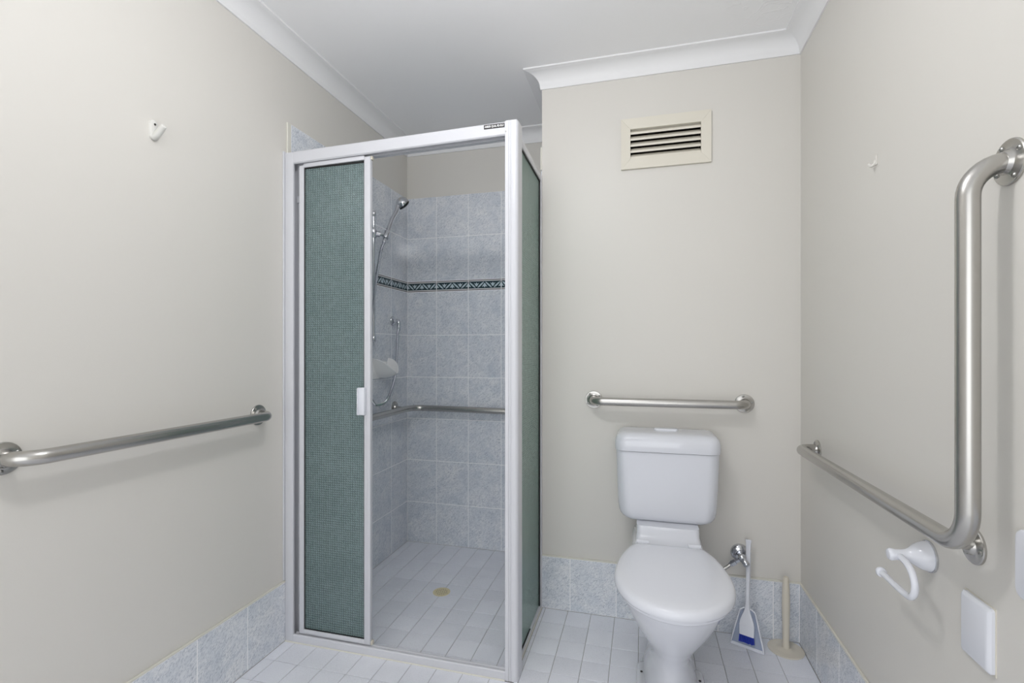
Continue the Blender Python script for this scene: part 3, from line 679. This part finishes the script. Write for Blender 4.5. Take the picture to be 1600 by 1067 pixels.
# cistern
def cis(secs_):
    bm = bmesh.new()
    loft(bm, [[(TX + x, y, z) for x, y in rrect(-w, w, yf, 2.138 - bk, (rf, rf, 0.02, 0.02), 8)] for z, w, yf, bk, rf in secs_]); return bm
cs = obj('cistern', cis([(0.4805, 0.128, 2.000, 0.03, 0.03), (0.4815, 0.146, 1.984, 0.02, 0.04), (0.4850, 0.1585, 1.974, 0.012, 0.045), (0.4920, 0.1690, 1.967, 0.008, 0.048), (0.5020, 0.1765, 1.963, 0.004, 0.050), (0.5160, 0.1815, 1.9605, 0, 0.050), (0.5360, 0.1845, 1.9595, 0, 0.050), (0.5700, 0.1865, 1.959, 0, 0.048), (0.6500, 0.1895, 1.958, 0, 0.046), (0.7530, 0.1930, 1.957, 0, 0.045)]), M['porcelain'], T, smooth=50)
ld = obj('cistern_lid', cis([(0.7550, 0.1925, 1.956, 0, 0.045), (0.7552, 0.1960, 1.952, 0, 0.046), (0.7700, 0.1975, 1.9505, 0, 0.046), (0.7880, 0.1970, 1.951, 0, 0.046), (0.8010, 0.1940, 1.954, 0, 0.046), (0.8110, 0.1885, 1.959, 0, 0.045), (0.8185, 0.1800, 1.968, 0.002, 0.044), (0.8228, 0.1690, 1.980, 0.006, 0.042), (0.8250, 0.1530, 1.998, 0.014, 0.036), (0.8258, 0.120, 2.03, 0.04, 0.02)]), M['porcelain'], T, smooth=50)
bm = bmesh.new(); loft(bm, [[(TX + x, y, z) for x, y in rrect(-0.046 + d, 0.046 - d, 2.045 + d, 2.085 - d, 0.012)] for z, d in ((0.8240, 0), (0.8300, 0.0), (0.8325, 0.002), (0.8330, 0.006))])
obj('flush_button', bm, M['plastic'], ld, smooth=50)
# seat and lid
def egg(sc, z, n=56):
    yc, yf, w = 1.600, 1.379, 0.1785; out = []; yb_ = 1.852
    L = []
    for k in range(0, 29):
        a = -PI / 2 + PI / 2 * k / 28; L.append((w * math.cos(a) ** 0.98, yc + (yc - yf) * math.sin(a)))
    for k in range(1, 15):
        s = (yb_ - yc - 0.012) * k / 14; L.append((w * math.sqrt(1 - (s / 0.345) ** 2), yc + s))
    xb = L[-1][0]
    L += [(xb - 0.005, yb_ - 0.006), (xb - 0.014, yb_), (0.05, yb_ + 0.001)]
    full = L[:1] + L[1:] + [(-x, y) for x, y in reversed(L[1:])]
    return [(TX + x * sc, yc + (y - yc) * (1 - (1 - sc) * 0.7), z) for x, y in full]
bm = bmesh.new(); loft(bm, [egg(0.93, 0.4045), egg(0.945, 0.407), egg(0.948, 0.4165), egg(0.94, 0.4195)])
obj('seat', bm, M['plastic'], T, smooth=50)
bm = bmesh.new(); loft(bm, [egg(0.95, 0.4165), egg(0.982, 0.4170), egg(0.997, 0.4205), egg(1.0, 0.4265), egg(0.994, 0.4340), egg(0.975, 0.4400), egg(0.945, 0.4440), egg(0.88, 0.4470), egg(0.7, 0.4495), egg(0.4, 0.4510), egg(0.12, 0.4515)])
obj('seat_lid', bm, M['plastic'], T, smooth=50)
for s in (-1, 1):
    bm = TB([(TX + s * 0.068, 1.866, 0.440), (TX + s * 0.112, 1.866, 0.440)], 0.0085, n=14)
    box(bm, TX + s * 0.090 - 0.018, TX + s * 0.090 + 0.018, 1.852, 1.884, 0.418, 0.440, bev=0.003)
    obj('hinge', bm, M['plastic'], T, smooth=50)

# ------------------------------------------------------------------ stop tap
T = thing('stop_tap', 'chrome mini stop tap on the wall right of the toilet bowl', 'tap', (0.3815, YB, 0.330))
c = Vector((0.3815, YB, 0.3300))
obj('wall_flange', LA([(0.0350, 0.0), (0.0350, 0.004), (0.0325, 0.010), (0.024, 0.016), (0.0165, 0.018), (0.0160, 0.020)], c, (0, -1, 0), n=32), M['chrome'], T, smooth=45)
bm = LA([(0.0125, 0.014), (0.0125, 0.040), (0.0145, 0.044), (0.0145, 0.060), (0.011, 0.064), (0.0, 0.066)], c, (0, -1, 0), n=20)
obj('tap_body', bm, M['chrome'], T, smooth=45)
hv = Vector((0.42, -0.72, -0.55)).normalized(); hb = c + Vector((0, -0.052, -0.002))
obj('tap_handle', LA([(0.0105, 0.004), (0.0125, 0.010), (0.0125, 0.030), (0.0100, 0.034), (0.0, 0.035)], hb, hv, n=18), M['chrome'], T, smooth=45)
sv = Vector((-0.80, -0.10, -0.52)).normalized(); sb = c + Vector((-0.006, -0.052, -0.006))
bm = LA([(0.0090, 0.006), (0.0090, 0.022), (0.0125, 0.024), (0.0125, 0.040), (0.0095, 0.043), (0.0095, 0.047)], sb, sv, n=6)
obj('hose_nut', bm, M['chrome'], T, smooth=20)
he = sb + sv * 0.045
hp = catmull([he, he + sv * 0.04, he + Vector((-0.075, 0.0, -0.02)), he + Vector((-0.12, 0.005, 0.03)), (0.190, 2.124, 0.39), (0.180, 2.126, 0.476)], 8)
obj('braided_hose', TB(hp, [0.0068 if k % 2 else 0.0058 for k in range(len(hp))], n=10), M['steel'], T, smooth=70)

# ------------------------------------------------------------------ dustpan and hand brush
ux = Vector((0.907, -0.421, 0)); base = Vector((0.3900, 2.0435, 0.0025))
topp = Vector((0.4140, 2.127, 0.392))      # where the brush handle meets the wall
w_ = (topp - base); vx = (w_ - ux * w_.dot(ux)).normalized(); nx = ux.cross(vx).normalized()
if nx.y > 0: nx = -nx                      # nx points to the room
off = w_.dot(ux); LEN = w_.dot(vx)
def dp(a, b, d=0.0): return base + ux * (a + off * b / LEN) + vx * b + nx * d
T = thing('dustpan', 'clear blue-tinted white-rimmed dustpan leaning against the back wall tiles', 'dustpan', tuple(base))
bm = bmesh.new()
prism(bm, [(-0.0585, 0.004), (0.0585, 0.004), (0.030, 0.122), (0.014, 0.140), (-0.014, 0.140), (-0.030, 0.122)], lambda a, b, d: dp(a, b, d), -0.001, 0.0012)
obj('tray', bm, M['dustpan'], T)
rim = [(-0.0590, 0.006), (-0.0300, 0.124), (-0.026, 0.135), (-0.013, 0.143), (0.013, 0.143), (0.026, 0.135), (0.0300, 0.124), (0.0590, 0.006)]
bm = TB([dp(a, b, 0.004) for a, b in rim], 0.0030, n=8)
obj('rim', bm, M['plastic'], T, smooth=60)
bm = bmesh.new(); prism(bm, [(-0.0605, 0.0), (0.0605, 0.0), (0.0580, 0.0105), (-0.0580, 0.0105)], lambda a, b, d: dp(a, b, d), -0.0012, 0.0030)
obj('lip', bm, M['plastic'], T)
for s in (-1, 1):
    bm = bmesh.new(); prism(bm, [(s * 0.0575, 0.006), (s * 0.0300, 0.122), (s * 0.0290, 0.122), (s * 0.0560, 0.006)], lambda a, b, d: dp(a, b, d), 0.0012, 0.006)
    obj('side_wall', bm, M['dustpan'], T)
bm = bmesh.new(); prism(bm, [(-0.010, 0.1425), (0.010, 0.1425), (0.0065, 0.160), (0.0062, 0.352), (-0.0062, 0.352), (-0.0065, 0.160)], lambda a, b, d: dp(a, b, d), -0.0035, 0.0035)
obj('handle', bm, M['plastic'], T)
T = thing('hand_brush', 'white hand brush with blue bristles clipped into the dustpan', 'brush', tuple(dp(0, 0.05, 0.012)))
def bp(a, b, d): return dp(a, b, d)
bm = bmesh.new()
secs = [(0.048, 0.0265, 0.0085), (0.085, 0.0270, 0.0095), (0.100, 0.0245, 0.0095), (0.115, 0.0190, 0.0090), (0.130, 0.0130, 0.0080), (0.148, 0.0078, 0.0070), (0.175, 0.0056, 0.0060), (0.25, 0.0060, 0.0060), (0.33, 0.0078, 0.0065), (0.388, 0.0092, 0.0070), (0.394, 0.0112, 0.0078), (0.400, 0.0104, 0.0072)]
loft(bm, [[bp(x, b, 0.0125 + y) for x, y in rrect(-w, w, -t / 2, t / 2, min(w, t / 2) * 0.7, 3)] for b, w, t in secs])
obj('brush_handle', bm, M['plastic'], T, smooth=50)
obj('handle_ridge', (lambda bm: (prism(bm, [(-0.0265, 0.083), (0.0265, 0.083), (0.0265, 0.0845), (-0.0265, 0.0845)], lambda a, b, d: bp(a, b, d), 0.0165, 0.0185), bm)[1])(bmesh.new()), M['plastic'], T)
bm = bmesh.new()
for k in range(9):
    for j in range(2):
        a = -0.0235 + k * 0.0059
        tube(bm, [bp(a, 0.0485, 0.0095 + j * 0.006), bp(a * 1.08, 0.023 + random.uniform(-.002, .002), 0.009 + j * 0.006)], [0.0019, 0.0027], n=6)
obj('bristles', bm, M['blue'], T, kind='stuff', label='short blue bristles')

# ------------------------------------------------------------------ cream brush stand in the corner
bx, by = 0.5330, 2.0790
T = thing('toilet_brush_stand', 'cream plastic stand with round flat base and tall stem in the corner', 'stand', (bx, by, 0))
obj('base', LA([(0.0625, 0.0), (0.0635, 0.002), (0.0625, 0.0045), (0.040, 0.0055), (0.020, 0.0065), (0.0135, 0.010)], (bx, by, 0), (0, 0, 1), n=40), M['cream'], T, smooth=40)
obj('stem', LA([(0.0140, 0.008), (0.0120, 0.03), (0.0122, 0.09), (0.0138, 0.14), (0.0142, 0.18), (0.0130, 0.225), (0.0112, 0.260), (0.0100, 0.274), (0.0080, 0.280), (0, 0.2815)], (bx, by, 0), (0, 0, 1), n=24), M['cream'], T, smooth=45)

# ------------------------------------------------------------------ toilet roll holder
T = thing('toilet_roll_holder', 'white open-arm toilet roll holder without roll on the right wall', 'roll holder', (XR, 1.256, 0.702))
c = Vector((XR, 1.2560, 0.7020))
obj('mounting_ring', LA([(0.0335, 0.0), (0.0340, 0.002), (0.0335, 0.0045), (0.031, 0.005)], c, (-1, 0, 0), n=32), M['chrome'], T, smooth=40, label='thin chrome ring against the wall')
ax = Vector((-1, 0.02, -0.05)).normalized()
obj('mount', LA([(0.0315, 0.003), (0.0312, 0.010), (0.0275, 0.020), (0.0215, 0.030), (0.0155, 0.038), (0.0125, 0.045), (0.0115, 0.054), (0.0115, 0.064), (0.0130, 0.070), (0.0132, 0.074), (0.0105, 0.078), (0, 0.0795)], c, ax, n=28), M['plastic'], T, smooth=45)
xa = XR - 0.0585
arm = catmull([(xa, 1.247, 0.6985), (xa, 1.222, 0.6955), (xa, 1.200, 0.6840), (xa, 1.189, 0.6640), (xa, 1.192, 0.6440), (xa, 1.206, 0.6305), (xa, 1.228, 0.6265), (xa, 1.262, 0.6255), (xa, 1.300, 0.6260), (xa, 1.334, 0.6262)], 6)
obj('arm', TB(arm, 0.0068, n=14), M['plastic'], T, smooth=60)
obj('end_knob', LA([(0.0060, 0.0), (0.0108, 0.002), (0.0115, 0.006), (0.0100, 0.011), (0.0050, 0.0135), (0, 0.014)], (xa, 1.330, 0.6262), (0, 1, 0), n=20), M['plastic'], T, smooth=45)

# ------------------------------------------------------------------ wall plates
T = thing('blank_wall_plate', 'blank white cover plate low on the right wall', 'wall plate', (XR, 1.092, 0.631))
bm = bmesh.new(); loft(bm, [[(x, y, z) for y, z in rrect(1.0510 + d, 1.1330 - d, 0.5730 + d, 0.6900 - d, 0.006)] for x, d in ((XR, 0), (XR - 0.0065, 0.0), (XR - 0.0105, 0.0035), (XR - 0.0115, 0.006))])
obj('plate', bm, M['plastic'], T, smooth=35)
obj('plate_surround', B(XR - 0.0015, XR, 1.0495, 1.1345, 0.5715, 0.6915), M['vent'], T)
T = thing('wall_plate', 'rounded white wall plate cut off by the right edge of the photo', 'wall plate', (XR, 0.955, 0.803))
bm = bmesh.new(); loft(bm, [[(x, y, z) for y, z in rrect(0.880 + d, 0.9930 - d, 0.7450 + d, 0.8580 - d, 0.016 - d * .5)] for x, d in ((XR, 0), (XR - 0.006, 0.0), (XR - 0.009, 0.002), (XR - 0.010, 0.005))])
obj('plate', bm, M['plastic'], T, smooth=35)
obj('rocker', B(XR - 0.014, XR - 0.009, 0.915, 0.955, 0.775, 0.828, bev=0.002), M['plastic'], T, smooth=40)

# ------------------------------------------------------------------ hooks
T = thing('robe_hook', 'small white robe hook high on the left wall', 'hook', (XL, 1.099, 1.785))
yh = 1.0990
bm = bmesh.new(); loft(bm, [[(x, yh + a * (1 - d), 1.786 + b * (1 - d)) for a, b in rrect(-0.0120, 0.0120, -0.0285, 0.0285, (0.0115,) * 4)] for x, d in ((XL, 0), (XL + 0.005, 0.0), (XL + 0.0075, 0.15))])
bp_ = obj('back_plate', bm, M['hookplastic'], T, smooth=45)
obj('screw_hole', LA([(0.0032, 0), (0.0032, 0.001), (0, 0.001)], (XL + 0.0076, yh, 1.8020), (1, 0, 0), n=12), M['dark'], bp_)
pts = catmull([(XL + 0.002, yh, 1.7660), (XL + 0.012, yh, 1.7690), (XL + 0.024, yh, 1.7790), (XL + 0.036, yh, 1.7890), (XL + 0.0430, yh, 1.7940)], 5)
rr_ = [0.0094 + 0.001 * math.sin(PI * k / (len(pts) - 1)) - 0.0025 * (k / (len(pts) - 1)) for k in range(len(pts))]; rr_[-1] = 0.0048
obj('prong', TB(pts, rr_, n=16), M['hookplastic'], T, smooth=60)
T = thing('stick_on_hook', 'tiny wall-coloured stick-on hook on the right wall above the grab rail', 'hook', (XR, 1.507, 1.653))
obj('back_plate', B(XR - 0.003, XR, 1.500, 1.513, 1.642, 1.668, bev=0.0012), M['wall'], T, smooth=40)
obj('prong', TB(catmull([(XR - 0.002, 1.5065, 1.654), (XR - 0.006, 1.5065, 1.644), (XR - 0.013, 1.5065, 1.640), (XR - 0.018, 1.5065, 1.647)], 5), 0.0034, n=10), M['wall'], T, smooth=60)

# ------------------------------------------------------------------ air vent
T = thing('air_vent', 'cream louvred air vent high on the wall above the toilet', 'vent', (0.093, YB, 2.02))
ox0, ox1, oz0, oz1 = -0.0868, 0.2735, 1.9190, 2.1330
ix0, ix1, iz0, iz1 = VX0, VX1, VZ0, VZ1
def member(p4):                            # mitred frame piece: outer two, inner two corners
    bm = bmesh.new(); yA, yB_, yI = YB, YB - 0.012, YB - 0.009
    b = [bm.verts.new((x, yA, z)) for x, z in p4]; f = [bm.verts.new((x, yB_ if i < 2 else yI, z)) for i, (x, z) in enumerate(p4)]
    for k in range(4): bm.faces.new((b[k], b[(k + 1) % 4], f[(k + 1) % 4], f[k]))
    bm.faces.new(f); bm.faces.new(b[::-1]); return obj('frame_member', bm, M['vent'], T)
e = 0.00025
member([(ox0 + e, oz0), (ox1 - e, oz0), (ix1 - e, iz0), (ix0 + e, iz0)]); member([(ox0 + e, oz1), (ox1 - e, oz1), (ix1 - e, iz1), (ix0 + e, iz1)])
member([(ox0, oz0 + e), (ox0, oz1 - e), (ix0, iz1 - e), (ix0, iz0 + e)]); member([(ox1, oz0 + e), (ox1, oz1 - e), (ix1, iz1 - e), (ix1, iz0 + e)])
pit = (iz1 - iz0) / 4.85
for k in range(5):
    z = iz0 + 0.001 + pit * k; bm = bmesh.new(); z2 = 0.019
    prism(bm, [(-0.004, z), (-0.0050, z + 0.0085), (z2, z + 0.0085 + (z2 + 0.004) * 0.80), (z2 + 0.002, z + (z2 + 0.004) * 0.80)], lambda a, b, c: (c, YB + a, b), ix0 + 0.0005, ix1 - 0.0005)
    obj('slat', bm, M['vent'], T)
bm = bmesh.new(); box(bm, ix0 - 0.01, ix1 + 0.01, YB + 0.0985, YB + 0.104, iz0 - 0.01, iz1 + 0.01)
box(bm, ix0 - 0.001, ix0 + 0.0004, YB + 0.001, YB + 0.1, iz0, iz1); box(bm, ix1 - 0.0004, ix1 + 0.001, YB + 0.001, YB + 0.1, iz0, iz1)
box(bm, ix0, ix1, YB + 0.024, YB + 0.1, iz0 - 0.001, iz0 + 0.0006); box(bm, ix0, ix1, YB + 0.024, YB + 0.1, iz1 - 0.0006, iz1 + 0.001)
obj('duct_lining', bm, M['dark'], T)
